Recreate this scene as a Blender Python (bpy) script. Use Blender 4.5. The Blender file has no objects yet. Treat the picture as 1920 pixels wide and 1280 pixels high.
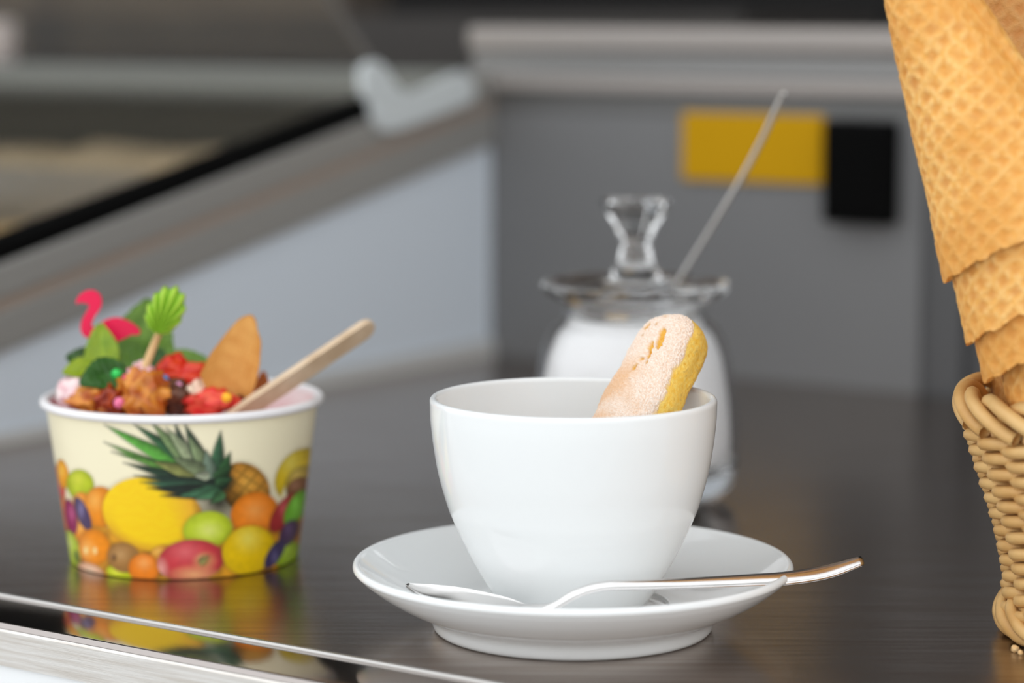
import bpy, bmesh, math, random
import numpy as np
from mathutils import Vector, Matrix, noise as mnoise

scene = bpy.context.scene
COL = scene.collection
RNG = random.Random(7)

# ------------------------------------------------------------------ camera
CAM_H, PITCH, FPX = 0.205, math.radians(7.21), 4900.0
cam_d = bpy.data.cameras.new('camera')
cam = bpy.data.objects.new('camera', cam_d)
COL.objects.link(cam)
cam.location = (0, 0, CAM_H)
cam.rotation_euler = (math.pi / 2 - PITCH, 0, 0)
cam_d.sensor_width = 36.0
cam_d.lens = FPX / 1920.0 * 36.0
cam_d.clip_start = 0.02
cam_d.dof.use_dof = True
cam_d.dof.focus_distance = 0.862
cam_d.dof.aperture_fstop = 5.0
scene.camera = cam

# ------------------------------------------------------------------ world, lamps, exposure
world = bpy.data.worlds.new('overcast_daylight')
scene.world = world
world.use_nodes = True
_bg = world.node_tree.nodes['Background']
_bg.inputs[0].default_value = (0.95, 0.98, 1.0, 1)
_bg.inputs[1].default_value = 1.60

def area(name, loc, target, sx, sy, power, color):
    d = bpy.data.lights.new(name, 'AREA')
    d.shape = 'RECTANGLE'; d.size = sx; d.size_y = sy
    d.energy = power; d.color = color
    o = bpy.data.objects.new(name, d)
    COL.objects.link(o)
    o.location = loc
    o.rotation_euler = (Vector(target) - Vector(loc)).to_track_quat('-Z', 'Y').to_euler()
    return o
# warm strip lamp below the added shade canopy, above the far side of the counter
area('warm_strip_lamp', (0.15, 1.55, 1.15), (0.1, 1.0, 0.0), 0.45, 0.015, 0.12, (1.0, 0.62, 0.33))

vs = scene.view_settings
vs.view_transform = 'Standard'
vs.look = 'None'
vs.exposure = 0.0
vs.gamma = 1.0
vs.use_curve_mapping = False

# ------------------------------------------------------------------ coordinate helpers
_cp, _sp = math.cos(PITCH), math.sin(PITCH)
def at(x, y, Y):
    """point seen at photo pixel (x, y) standing at depth Y in front of the camera"""
    a, b = (x - 960) / FPX, (640 - y) / FPX
    d = np.array([a, _cp + b * _sp, -_sp + b * _cp])
    return np.array([0, 0, CAM_H]) + d * (Y / d[1])
ANG = math.radians(-35.1)
CX, CY = -0.0128, 1.5566            # inner corner where panel and wall meet on the counter
UX, UY = math.cos(ANG), math.sin(ANG)
VX, VY = -math.sin(ANG), math.cos(ANG)
def W(s, t, z):
    """counter frame -> world: s along the wall, t out from the wall, z up"""
    return (CX + s * UX - t * VX, CY + s * UY - t * VY, z)

def lin(c):
    c = np.asarray(c, float) / 255.0
    return np.where(c <= 0.04045, c / 12.92, ((c + 0.055) / 1.055) ** 2.4)
def L(r, g, b):
    v = lin((r, g, b)); return (float(v[0]), float(v[1]), float(v[2]), 1.0)

# ------------------------------------------------------------------ materials
MATS = {}
def mat(name, color=(0.8, 0.8, 0.8, 1), rough=0.5, metal=0.0, vcol=False, var=None, vscale=20.0, bump=0.0,
        bscale=200.0, trans=0.0, ior=1.45, spec=0.5, sss=0.0, coat=0.0, stretch=None, rvar=0.0, sheen=0.0, aniso=0.0):
    if name in MATS: return MATS[name]
    m = bpy.data.materials.new(name); m.use_nodes = True
    nt = m.node_tree; b = nt.nodes['Principled BSDF']
    b.inputs['Base Color'].default_value = color
    b.inputs['Roughness'].default_value = rough
    b.inputs['Metallic'].default_value = metal
    b.inputs['Transmission Weight'].default_value = trans
    b.inputs['IOR'].default_value = ior
    b.inputs['Specular IOR Level'].default_value = spec
    b.inputs['Coat Weight'].default_value = coat
    b.inputs['Coat Roughness'].default_value = 0.05
    b.inputs['Anisotropic'].default_value = aniso
    if sss:
        b.inputs['Subsurface Weight'].default_value = sss
        b.inputs['Subsurface Radius'].default_value = (0.004, 0.003, 0.002)
        b.inputs['Subsurface Scale'].default_value = 1.0
    geo = nt.nodes.new('ShaderNodeNewGeometry')
    mp = nt.nodes.new('ShaderNodeMapping')
    mp.vector_type = 'POINT'
    nt.links.new(geo.outputs['Position'], mp.inputs['Vector'])
    if stretch:
        mp.inputs['Rotation'].default_value = (0, 0, -ANG)
        mp.inputs['Scale'].default_value = stretch
    src = None
    if vcol:
        at_ = nt.nodes.new('ShaderNodeAttribute'); at_.attribute_name = 'Col'
        src = at_.outputs['Color']
    if var is not None:
        nz = nt.nodes.new('ShaderNodeTexNoise'); nz.inputs['Scale'].default_value = vscale
        nz.inputs['Detail'].default_value = 4.0
        nt.links.new(mp.outputs['Vector'], nz.inputs['Vector'])
        rp = nt.nodes.new('ShaderNodeMapRange')
        rp.inputs['From Min'].default_value = 0.35; rp.inputs['From Max'].default_value = 0.65
        nt.links.new(nz.outputs['Fac'], rp.inputs['Value'])
        mx = nt.nodes.new('ShaderNodeMix'); mx.data_type = 'RGBA'
        nt.links.new(rp.outputs['Result'], mx.inputs['Factor'])
        if src: nt.links.new(src, mx.inputs['A'])
        else: mx.inputs['A'].default_value = color
        mx.inputs['B'].default_value = var
        src = mx.outputs['Result']
        if rvar:
            r2 = nt.nodes.new('ShaderNodeMapRange')
            r2.inputs['From Min'].default_value = 0.3; r2.inputs['From Max'].default_value = 0.7
            r2.inputs['To Min'].default_value = max(0.0, rough - rvar); r2.inputs['To Max'].default_value = rough + rvar
            nt.links.new(nz.outputs['Fac'], r2.inputs['Value'])
            nt.links.new(r2.outputs['Result'], b.inputs['Roughness'])
    if src: nt.links.new(src, b.inputs['Base Color'])
    if bump:
        n2 = nt.nodes.new('ShaderNodeTexNoise'); n2.inputs['Scale'].default_value = bscale
        n2.inputs['Detail'].default_value = 3.0
        nt.links.new(mp.outputs['Vector'], n2.inputs['Vector'])
        bp = nt.nodes.new('ShaderNodeBump'); bp.inputs['Strength'].default_value = bump
        bp.inputs['Distance'].default_value = 0.001
        nt.links.new(n2.outputs['Fac'], bp.inputs['Height'])
        nt.links.new(bp.outputs['Normal'], b.inputs['Normal'])
    MATS[name] = m
    return m
def pane_mat(name, tint, f0=0.04):
    """thin window glass: clear, with mirror reflection rising towards grazing angles"""
    m = bpy.data.materials.new(name); m.use_nodes = True
    nt = m.node_tree; nt.nodes.remove(nt.nodes['Principled BSDF'])
    out = nt.nodes['Material Output']
    lw = nt.nodes.new('ShaderNodeLayerWeight'); lw.inputs['Blend'].default_value = 0.5
    pw = nt.nodes.new('ShaderNodeMath'); pw.operation = 'POWER'; pw.inputs[1].default_value = 5.0
    fr = nt.nodes.new('ShaderNodeMath'); fr.operation = 'MULTIPLY_ADD'; fr.inputs[1].default_value = 0.9; fr.inputs[2].default_value = f0
    nt.links.new(lw.outputs['Facing'], pw.inputs[0]); nt.links.new(pw.outputs[0], fr.inputs[0])
    t = nt.nodes.new('ShaderNodeBsdfTransparent'); t.inputs['Color'].default_value = tint
    g = nt.nodes.new('ShaderNodeBsdfGlossy'); g.inputs['Roughness'].default_value = 0.02
    mx = nt.nodes.new('ShaderNodeMixShader')
    nt.links.new(fr.outputs[0], mx.inputs[0]); nt.links.new(t.outputs[0], mx.inputs[1])
    nt.links.new(g.outputs[0], mx.inputs[2]); nt.links.new(mx.outputs[0], out.inputs['Surface'])
    return m

M_COUNTER = mat('brushed_counter_steel', (0.42, 0.36, 0.325, 1), 0.24, 1.0, var=(0.32, 0.25, 0.20, 1), vscale=5.0, bump=0.05,
                bscale=60.0, stretch=(3, 60, 3), rvar=0.03)
M_STRIP = mat('polished_edge_steel', (0.42, 0.38, 0.36, 1), 0.09, 1.0, bump=0.012, bscale=60, stretch=(2, 80, 2))
M_RIDGE = mat('bright_seam_steel', (0.55, 0.53, 0.51, 1), 0.3, 1.0)
M_FACE = mat('brushed_face_steel', (0.82, 0.79, 0.76, 1), 0.38, 0.8, var=(0.68, 0.63, 0.58, 1), vscale=30, bump=0.08, bscale=120,
             stretch=(1, 1, 30))
M_WHITE = mat('white_fascia_paint', (0.85, 0.86, 0.87, 1), 0.5)
M_WALL = mat('grey_wall_laminate', (0.155, 0.155, 0.158, 1), 0.45, var=(0.17, 0.17, 0.172, 1), vscale=3.0)
M_WALLD = mat('dark_wall_laminate', (0.085, 0.085, 0.088, 1), 0.45)
M_DARK = mat('dark_room_paint', (0.012, 0.011, 0.011, 1), 0.7)
M_DARKB = mat('dark_brown_cabinet', (0.055, 0.047, 0.042, 1), 0.5, var=(0.045, 0.039, 0.036, 1), vscale=4)
M_ALU = mat('anodised_profile', (0.24, 0.235, 0.23, 1), 0.42, 0.7)
M_ALU2 = mat('taupe_profile', (0.33, 0.30, 0.28, 1), 0.45, 0.5)
M_ALU3 = mat('dark_profile', (0.15, 0.148, 0.145, 1), 0.5, 0.4)
M_PANEL = mat('pale_blue_panel', (0.66, 0.72, 0.79, 1), 0.42)
M_SEAL = mat('pale_silicone', (0.55, 0.55, 0.54, 1), 0.5)
M_TRIM = mat('satin_trim', (0.36, 0.35, 0.33, 1), 0.45, 0.4)
M_TRIMB = mat('brown_trim_line', (0.40, 0.31, 0.25, 1), 0.45, 0.2)
M_BLACK = mat('black_rubber', (0.003, 0.003, 0.003, 1), 0.7, spec=0.05)
M_BRACK = mat('pale_grey_plastic', (0.62, 0.66, 0.67, 1), 0.4)
M_YEL = mat('yellow_plate', (0.50, 0.27, 0.003, 1), 0.6, spec=0.1)
M_CERAMIC = mat('white_porcelain', (0.86, 0.875, 0.875, 1), 0.06, spec=0.5)
M_STEEL = mat('polished_cutlery_steel', (0.74, 0.72, 0.71, 1), 0.17, 1.0)
M_STEEL2 = mat('satin_cutlery_steel', (0.80, 0.78, 0.75, 1), 0.42, 0.75)
M_GLASS = mat('clear_glass', (1, 1, 1, 1), 0.0, trans=1.0, ior=1.47)
M_SUGAR = mat('white_sugar', (0.92, 0.92, 0.93, 1), 0.8, bump=0.3, bscale=1500)
M_LID = pane_mat('coated_lid_glass', (0.97, 0.97, 0.96, 1), 0.006)
M_PANE = pane_mat('window_pane_glass', (0.975, 0.965, 0.945, 1))
M_JAR = pane_mat('thin_jar_glass', (0.985, 0.985, 0.985, 1))
M_VCG = mat('glossy_print', vcol=True, rough=0.32)
M_VCM = mat('matt_tinted', vcol=True, rough=0.75)
M_VCL = mat('leaf_skin', vcol=True, rough=0.38)
M_VCW = mat('wet_tinted', vcol=True, rough=0.22)
M_BISCUIT = mat('sugared_sponge', vcol=True, rough=0.8, bump=0.5, bscale=2600)
M_WAFFLE = mat('baked_waffle', vcol=True, rough=0.6, bump=0.35, bscale=900)
M_PAPER = mat('white_card', (0.86, 0.84, 0.85, 1), 0.45)
M_PINK = mat('pink_acrylic', (0.83, 0.001, 0.07, 1), 0.45)
M_WOOD = mat('pale_birch', (0.74, 0.57, 0.40, 1), 0.6, var=(0.62, 0.45, 0.29, 1), vscale=120, bump=0.1, bscale=400)
M_WOODE = mat('pale_birch_stick', (0.75, 0.50, 0.24, 1), 0.6)
M_CANE = mat('peeled_cane', (0.64, 0.36, 0.12, 1), 0.45, var=(0.76, 0.49, 0.20, 1), vscale=60, bump=0.1, bscale=500)

# ------------------------------------------------------------------ object helpers
ORG = {}
def setp(o, label=None, cat=None, group=None, kind=None):
    if label: o['label'] = label
    if cat: o['category'] = cat
    if group: o['group'] = group
    if kind: o['kind'] = kind
    return o
def thing(name, label, cat, loc, group=None, kind=None):
    o = bpy.data.objects.new(name, None); COL.objects.link(o)
    o.empty_display_size = 0.02
    o.location = loc; ORG[o] = np.array(loc, float)
    return setp(o, label, cat, group, kind)
def obj(name, verts, faces, m, parent=None, smooth=True, col=None, label=None, cat=None, group=None, kind=None, sharp=None):
    v = np.asarray(verts, float)
    lo, hi = v.min(0), v.max(0)
    o0 = (lo + hi) / 2
    if parent is None: o0[2] = lo[2]
    me = bpy.data.meshes.new(name)
    me.from_pydata((v - o0).tolist(), [], faces if isinstance(faces, list) else faces.tolist())
    me.validate(clean_customdata=False)
    me.materials.append(m)
    if col is not None:
        a = me.color_attributes.new('Col', 'FLOAT_COLOR', 'POINT')
        c = np.ones((len(v), 4), np.float32); c[:, :3] = col
        a.data.foreach_set('color', c.ravel())
    if smooth:
        me.polygons.foreach_set('use_smooth', [True] * len(me.polygons))
        if sharp: me.set_sharp_from_angle(angle=math.radians(sharp))
    me.update()
    o = bpy.data.objects.new(name, me); COL.objects.link(o)
    ORG[o] = o0.copy()
    if parent is not None:
        o.parent = parent
        o.location = o0 - ORG[parent]
    else:
        o.location = o0
    return setp(o, label, cat, group, kind)

def gridfaces(nu, nv, closeu=False, closev=False, off=0):
    iu = np.arange(nu if closeu else nu - 1); iv = np.arange(nv if closev else nv - 1)
    a, b = np.meshgrid(iu, iv, indexing='ij')
    a2, b2 = (a + 1) % nu, (b + 1) % nv
    f = np.stack([a * nv + b, a2 * nv + b, a2 * nv + b2, a * nv + b2], -1).reshape(-1, 4) + off
    return f
def lathe(prof, center, n=96, rfun=None, closed=False):
    """prof: (r, z) list; first/last r = 0 give poles"""
    p = np.asarray(prof, float)
    th = np.linspace(0, 2 * math.pi, n, endpoint=False)
    R = np.repeat(p[None, :, 0], n, 0); Z = np.repeat(p[None, :, 1], n, 0)
    TH = np.repeat(th[:, None], len(p), 1)
    if rfun: R, Z = rfun(R, Z, TH)
    v = np.stack([center[0] + R * np.cos(TH), center[1] + R * np.sin(TH), center[2] + Z], -1).reshape(-1, 3)
    return v, gridfaces(n, len(p), closeu=True, closev=closed).tolist()
def smoothprof(pts, n=8):
    """Catmull-Rom through the points"""
    P = [np.array(p, float) for p in pts]
    P = [2 * P[0] - P[1]] + P + [2 * P[-1] - P[-2]]
    out = []
    for i in range(1, len(P) - 2):
        for k in range(n):
            t = k / n
            a, b, c, d = P[i - 1], P[i], P[i + 1], P[i + 2]
            out.append(0.5 * ((2 * b) + (c - a) * t + (2 * a - 5 * b + 4 * c - d) * t * t + (3 * b - a - 3 * c + d) * t ** 3))
    out.append(P[-2])
    return np.array(out)
def tube(path, rad, n=10, closed=False, flat=1.0):
    """tube along a polyline; rad scalar or per point"""
    P = np.asarray(path, float); m = len(P)
    rad = np.broadcast_to(np.asarray(rad, float), (m,))
    T = (np.roll(P, -1, 0) - np.roll(P, 1, 0)) if closed else np.gradient(P, axis=0)
    T /= np.linalg.norm(T, axis=1)[:, None] + 1e-12
    up = np.array([0, 0, 1.0])
    if abs(T[0] @ up) > 0.9: up = np.array([0, 1.0, 0])
    N = np.zeros_like(P); prev = np.cross(T[0], up); prev /= np.linalg.norm(prev)
    for i in range(m):
        q = prev - T[i] * (prev @ T[i]); q /= np.linalg.norm(q); N[i] = q; prev = q
    B = np.cross(T, N)
    th = np.linspace(0, 2 * math.pi, n, endpoint=False)
    v = P[:, None, :] + rad[:, None, None] * (np.cos(th)[None, :, None] * N[:, None, :] + flat * np.sin(th)[None, :, None] * B[:, None, :])
    f = gridfaces(m, n, closeu=closed, closev=True).tolist()
    v = v.reshape(-1, 3)
    if not closed:
        f.append(list(range(n))[::-1]); f.append([(m - 1) * n + k for k in range(n)])
    return v, f
def merge(*parts):
    vs_, fs, o = [], [], 0
    for v, f in parts:
        vs_.append(np.asarray(v)); fs += [[i + o for i in q] for q in f]; o += len(v)
    return np.concatenate(vs_), fs
def box_st(s0, s1, t0, t1, z0, z1):
    v = [W(s, t, z) for s in (s0, s1) for t in (t0, t1) for z in (z0, z1)]
    f = [[0, 1, 3, 2], [4, 6, 7, 5], [0, 4, 5, 1], [2, 3, 7, 6], [0, 2, 6, 4], [1, 5, 7, 3]]
    return np.array(v), f
def prism_st(poly, s0, s1):
    """(t, z) outline extruded along s"""
    n = len(poly)
    v = [W(s0, t, z) for t, z in poly] + [W(s1, t, z) for t, z in poly]
    f = [list(range(n)), [n + i for i in range(n)][::-1]] + [[i, n + i, n + (i + 1) % n, (i + 1) % n] for i in range(n)]
    return np.array(v), f
def bevel(o, w=0.001, seg=2):
    b = o.modifiers.new('bevel', 'BEVEL'); b.width = w; b.segments = seg; b.limit_method = 'ANGLE'
    return o
def nz(x, y, z, s=1.0):
    return mnoise.noise(Vector((x * s, y * s, z * s)))
def nzarr(P, s):
    return np.array([mnoise.noise(Vector((float(a) * s, float(b) * s, float(c) * s))) for a, b, c in P])
def mixc(a, b, t):
    t = np.clip(np.asarray(t), 0, 1)[..., None]
    return a * (1 - t) + b * t

# ================================================================== SETTING
obj('floor', *box_st(-6, 6, -3, 8, -1.02, -1.0), mat('outdoor_paving', (0.38, 0.38, 0.37, 1), 0.8), smooth=False, kind='structure')
obj('added_shade_canopy', *box_st(-2.5, 2.5, -1.3, 0.30, 1.30, 1.34), mat('shade_canopy_paint', (0.30, 0.29, 0.28, 1), 0.7), smooth=False, kind='structure')  # unseen canopy, added to cut the light from above on the counter
obj('wall_rear', *box_st(-2.5, 2.5, -1.3, -1.26, -1.0, 1.30), M_DARK, smooth=False, kind='structure')
obj('wall_side', *box_st(-2.5, -2.46, -1.26, 0.6, -1.0, 1.30), M_DARKB, smooth=False, kind='structure')

# low grey wall behind the counter, with the stacked metal profiles along its top
wb = thing('wall_back', None, None, W(0.5, -0.02, 0), kind='structure')
obj('wall_panel', *box_st(0.0, 0.283, -0.03, 0.0, -1.0, 0.147), M_WALL, wb, smooth=False)
obj('wall_panel', *box_st(0.283, 0.306, -0.036, -0.004, -1.0, 0.147), M_WALLD, wb, smooth=False)
obj('wall_panel', *box_st(0.306, 1.3, -0.045, -0.012, -1.0, 0.147), M_WALLD, wb, smooth=False)
bevel(obj('rail_profile', *box_st(-0.012, 1.3, -0.03, 0.001, 0.147, 0.1585), M_ALU3, wb, smooth=False), 0.001)
bevel(obj('rail_profile', *box_st(-0.012, 1.3, -0.03, 0.006, 0.1585, 0.1675), M_ALU2, wb, smooth=False), 0.002)
bevel(obj('rail_profile', *box_st(-0.012, 1.3, -0.03, 0.002, 0.1675, 0.1815), M_ALU, wb, smooth=False), 0.001)
bevel(obj('rail_profile', *box_st(-0.012, 1.3, -0.035, 0.008, 0.1815, 0.196), M_ALU2, wb, smooth=False), 0.003)

# stainless counter
ct = thing('service_counter', 'brushed stainless steel counter with a seamed front edge, under everything', 'counter', W(0.3, 0.32, -0.03))
obj('worktop', *box_st(-1.4, 1.4, 0.0005, 0.629, -0.012, 0.0), M_COUNTER, ct, smooth=False)
rp = [W(s, 0.6293, 0.0) for s in np.linspace(-1.4, 1.4, 3)]
obj('seam_ridge', *tube(rp, 0.0011, 10), M_RIDGE, ct, label='thin bright raised seam line')
prof = [(0.6296, -0.012), (0.6296, -0.0002)] + [(0.6565 + 0.0018 * math.sin(a), -0.0020 + 0.0018 * math.cos(a)) for a in np.linspace(0, math.pi / 2, 6)] + [(0.6583, -0.012)]
obj('edge_strip', *prism_st(prof, -1.4, 1.4), M_STRIP, ct, sharp=40, label='polished narrow front strip')
obj('front_lip', *prism_st([(0.640, -0.0148), (0.640, -0.0122), (0.6577, -0.0122), (0.6584, -0.0022), (0.6588, -0.0030), (0.6588, -0.0148)], -1.4, 1.4), M_FACE, ct, smooth=False, label='bright brushed front face')
obj('fascia', *box_st(-1.4, 1.4, 0.60, 0.6575, -1.0, -0.0149), M_WHITE, ct, smooth=False, label='white painted fascia board')

# display case on the left
dc = thing('display_case', 'slanted glass ice cream display case with pale blue end panel', 'display case', W(-0.4, 0.3, 0))
low = lambda t: 0.1264 - 0.205 * t
upp = lambda t: 0.1708 - 0.2084 * t
obj('end_panel', *prism_st([(0.0, 0.0), (0.612, 0.0), (0.0, low(0.0) + 0.004)], -0.010, 0.0), M_PANEL, dc, smooth=False, label='pale blue end panel')
obj('seal_strip', *prism_st([(0.0, 0.0), (0.60, 0.0), (0.60, 0.004), (0.0, 0.010)], -0.002, 0.0025), M_SEAL, dc, smooth=False)
mid = lambda t: (low(t) + upp(t)) / 2
def band(f0, f1, t0, t1): return [(t0, f0(t0)), (t1, f0(t1)), (t1, f1(t1)), (t0, f1(t0))]
bevel(obj('side_trim', *prism_st(band(low, lambda t: mid(t) - 0.001, 0.0, 0.615), -0.014, 0.004), M_TRIM, dc, smooth=False), 0.002)
obj('trim_groove', *prism_st(band(lambda t: mid(t) - 0.001, lambda t: mid(t) + 0.004, 0.0, 0.615), -0.014, 0.003), M_TRIMB, dc, smooth=False)
bevel(obj('side_trim', *prism_st(band(lambda t: mid(t) + 0.004, upp, 0.0, 0.615), -0.014, 0.005), M_TRIM, dc, smooth=False), 0.002)
obj('gasket', *prism_st(band(upp, lambda t: upp(t) + 0.0085, 0.09, 0.615), -0.016, 0.003), M_BLACK, dc, smooth=False, label='black rubber gasket under the glass')
obj('glass_pane', *prism_st(band(lambda t: upp(t) + 0.003, lambda t: upp(t) + 0.007, 0.09, 0.615), -1.3, -0.016), M_PANE, dc, smooth=False)
up2 = lambda t: 0.180 + (t - 0.112) * 0.99
obj('lid_pane', *prism_st([(0.110, up2(0.110)), (0.114, up2(0.110)), (0.264, up2(0.26)), (0.26, up2(0.26))], -1.3, -0.004), M_LID, dc, smooth=False)
obj('lid_edge', *prism_st([(0.1095, up2(0.110)), (0.1145, up2(0.110)), (0.2645, up2(0.26)), (0.2595, up2(0.26))], -0.004, -0.002), mat('ground_glass_edge', (0.16, 0.15, 0.14, 1), 0.5), dc, smooth=False)
def hit_s(x, y, s):
    a, b = (x - 960) / FPX, (640 - y) / FPX
    d = (a, _cp + b * _sp, -_sp + b * _cp)
    k = (s + CX * UX + CY * UY) / (d[0] * UX + d[1] * UY)
    p = (k * d[0], k * d[1], CAM_H + k * d[2])
    return (-((p[0] - CX) * VX + (p[1] - CY) * VY), p[2])
bpx = [(680, 132), (692, 116), (712, 113), (730, 132), (748, 164), (772, 174), (800, 164), (840, 144), (868, 134), (886, 144), (893, 168), (886, 192), (800, 226), (742, 246), (718, 246), (706, 226), (700, 196), (684, 176)]
br = obj('hinge_bracket', *prism_st([hit_s(x, y, 0.010) for x, y in bpx][::-1], 0.0052, 0.010), M_BRACK, dc, smooth=False, label='pale grey two-armed hinge bracket')
bevel(br, 0.0008, 2)
obj('case_floor', *box_st(-1.35, -0.012, 0.012, 0.60, 0.0, 0.008), M_DARKB, dc, smooth=False)
obj('case_back', *box_st(-1.35, -0.0125, -0.012, 0.010, 0.0, 0.146), mat('dark_olive_panel', (0.11, 0.105, 0.085, 1), 0.6), dc, smooth=False)  # back wall of the case, an even dark olive
bevel(obj('rear_rail', *box_st(-1.35, -0.0125, -0.03, 0.014, 0.1465, 0.170), mat('greenish_rail_steel', (0.19, 0.195, 0.18, 1), 0.4, 0.5), dc, smooth=False), 0.002)
bevel(obj('rear_ledge', *box_st(-1.35, -0.0125, -0.10, -0.0305, 0.160, 0.168), mat('brown_ledge', (0.17, 0.135, 0.115, 1), 0.5), dc, smooth=False), 0.002)
# tubs of beige ice cream in the case
def tub(s0, s1, t0, t1, ztop, label, cols, seed):
    rt = thing('ice_cream_tub', label, 'tub', W((s0 + s1) / 2, (t0 + t1) / 2, 0.008), group='tubs in the display case')
    w = 0.003
    parts = [box_st(s0, s1, t0, t0 + w, 0.0085, ztop), box_st(s0, s1, t1 - w, t1, 0.0085, ztop),
             box_st(s0, s0 + w, t0 + w, t1 - w, 0.0085, ztop), box_st(s1 - w, s1, t0 + w, t1 - w, 0.0085, ztop), box_st(s0, s1, t0, t1, 0.0081, 0.0085)]
    obj('pan', *merge(*parts), mat('steel_pan', (0.55, 0.53, 0.50, 1), 0.3, 0.9), rt, smooth=False)
    n = 26; P = []; C_ = []
    ca, cb = lin(cols[0]), lin(cols[1])
    for i in range(n):
        for j in range(n):
            a, b = i / (n - 1), j / (n - 1)
            e = min(a, 1 - a, b, 1 - b)
            h = ztop - 0.012 + 0.016 * min(1, e * 5) + 0.006 * nz(a * 6, b * 6, seed) * min(1, e * 6)
            P.append(W(s0 + w + 0.0005 + (s1 - s0 - 2 * w - 0.001) * a, t0 + w + 0.0005 + (t1 - t0 - 2 * w - 0.001) * b, h))
            C_.append(mixc(ca, cb, 0.5 + nz(a * 5, b * 5, seed + 3)))
    obj('ice_cream', P, gridfaces(n, n), mat('soft_ice', vcol=True, rough=0.6), rt, col=np.array(C_))
tub(-0.31, -0.035, 0.03, 0.20, 0.116, 'tub of beige ice cream behind the slanted glass, nearest the hinge', ((236, 214, 180), (222, 206, 178)), 1)
tub(-0.31, -0.035, 0.21, 0.38, 0.086, 'tub of tan ice cream at the low front of the display case', ((246, 214, 160), (232, 206, 164)), 5)
tub(-0.60, -0.325, 0.03, 0.20, 0.116, 'tub of cream ice cream at the far left of the display case', ((226, 212, 190), (236, 214, 180)), 9)
# things behind the case
bk = thing('back_cabinet', 'dark brown cabinet standing in shade behind the display case', 'cabinet', W(-0.7, -0.5, -1.0))
obj('carcass', *box_st(-1.9, -0.06, -0.62, -0.40, -1.0, 0.203), M_DARKB, bk, smooth=False)
obj('upstand', *box_st(-1.9, -0.56, -0.62, -0.56, 0.2035, 0.23), mat('brown_grey_upstand', (0.12, 0.095, 0.075, 1), 0.5), bk, smooth=False)
v, f = lathe(smoothprof([(0.0, 0.0), (0.022, 0.0), (0.0255, 0.003), (0.027, 0.015), (0.027, 0.026), (0.0245, 0.030), (0.0, 0.031)], 4), W(-0.505, -0.07, 0.1681), 40)
obj('storage_pot', v, f, mat('pinkish_white_plastic', (0.75, 0.66, 0.64, 1), 0.4), label='low pale pinkish pot on the ledge behind the display case', cat='pot')

# sign plate and black box on the low wall
bevel(obj('sign_plate', *box_st(0.1345, 0.2245, 0.0003, 0.003, 0.1105, 0.1485), M_YEL, smooth=False, label='plain yellow rectangular plate on the grey back wall', cat='sign'), 0.001)
bb = thing('wall_socket', 'black rectangular box mounted on the wall beside the yellow plate', 'box', W(0.25, 0.006, 0.09))
bevel(obj('housing', *box_st(0.2295, 0.2705, 0.0003, 0.014, 0.091, 0.1465), M_BLACK, bb, smooth=False), 0.003, 3)
bevel(obj('cover', *box_st(0.2335, 0.2665, 0.0141, 0.0155, 0.096, 0.1415), mat('black_cover', (0.002, 0.002, 0.002, 1), 0.7, spec=0.05), bb, smooth=False), 0.001)

# ================================================================== COFFEE CUP, SAUCER, SPOON, BISCUIT
CUP = (0.0203, 0.857)
outer = [(0.0215, 0.0098), (0.0246, 0.0096), (0.0262, 0.0112), (0.0283, 0.0143), (0.0305, 0.0180), (0.0332, 0.0228), (0.0357, 0.0277), (0.0402, 0.0375), (0.0421, 0.0426),
         (0.0448, 0.0523), (0.0465, 0.0622), (0.0474, 0.0705), (0.0476, 0.0765)]
op = smoothprof(outer, 6)
rimp = [(0.0476 - 0.0013 + 0.0013 * math.cos(a), 0.0770 + 0.0013 * math.sin(a)) for a in np.linspace(0.1, math.pi - 0.1, 9)]
inn = smoothprof([(0.0450, 0.0765), (0.0446, 0.0705), (0.0437, 0.0622), (0.0420, 0.0523), (0.0393, 0.0426), (0.0350, 0.0310), (0.0300, 0.0220), (0.0230, 0.0160), (0.0120, 0.0138), (0.0, 0.0134)], 6)
foot = np.array([(0.0, 0.0112), (0.0190, 0.0112), (0.0200, 0.0102)])
prof = np.concatenate([foot, op, np.array(rimp), inn])
v, f = lathe(prof, (CUP[0], CUP[1], 0), 160)
obj('coffee_cup', v, f, M_CERAMIC, label='white glossy porcelain cup standing on the saucer', cat='cup')

sout = smoothprof([(0.0468, 0.0012), (0.0480, 0.0045), (0.0505, 0.0066), (0.0575, 0.0096), (0.0650, 0.0140), (0.0705, 0.0182), (0.0728, 0.0205)], 6)
srim = [(0.0722 + 0.0013 * math.cos(a), 0.0216 + 0.0015 * math.sin(a)) for a in np.linspace(-0.4, math.pi - 0.5, 10)]
sinn = smoothprof([(0.0706, 0.0220), (0.0670, 0.0192), (0.0610, 0.0152), (0.0540, 0.0119), (0.0460, 0.0096), (0.0390, 0.0086), (0.0345, 0.0082), (0.0325, 0.0080), (0.0315, 0.0071), (0.0290, 0.0067), (0.0270, 0.0070),
                   (0.0200, 0.0076), (0.0, 0.0076)], 5)
sfoot = np.array([(0.0, 0.0026), (0.0425, 0.0026), (0.0435, 0.0002), (0.0452, 0.0), (0.0462, 0.0003)])
v, f = lathe(np.concatenate([sfoot, sout, np.array(srim), sinn]), (CUP[0], CUP[1], 0), 180)
sa = obj('saucer', v, f, M_CERAMIC, label='white glossy porcelain saucer with rounded rim under the cup', cat='saucer')

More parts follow.
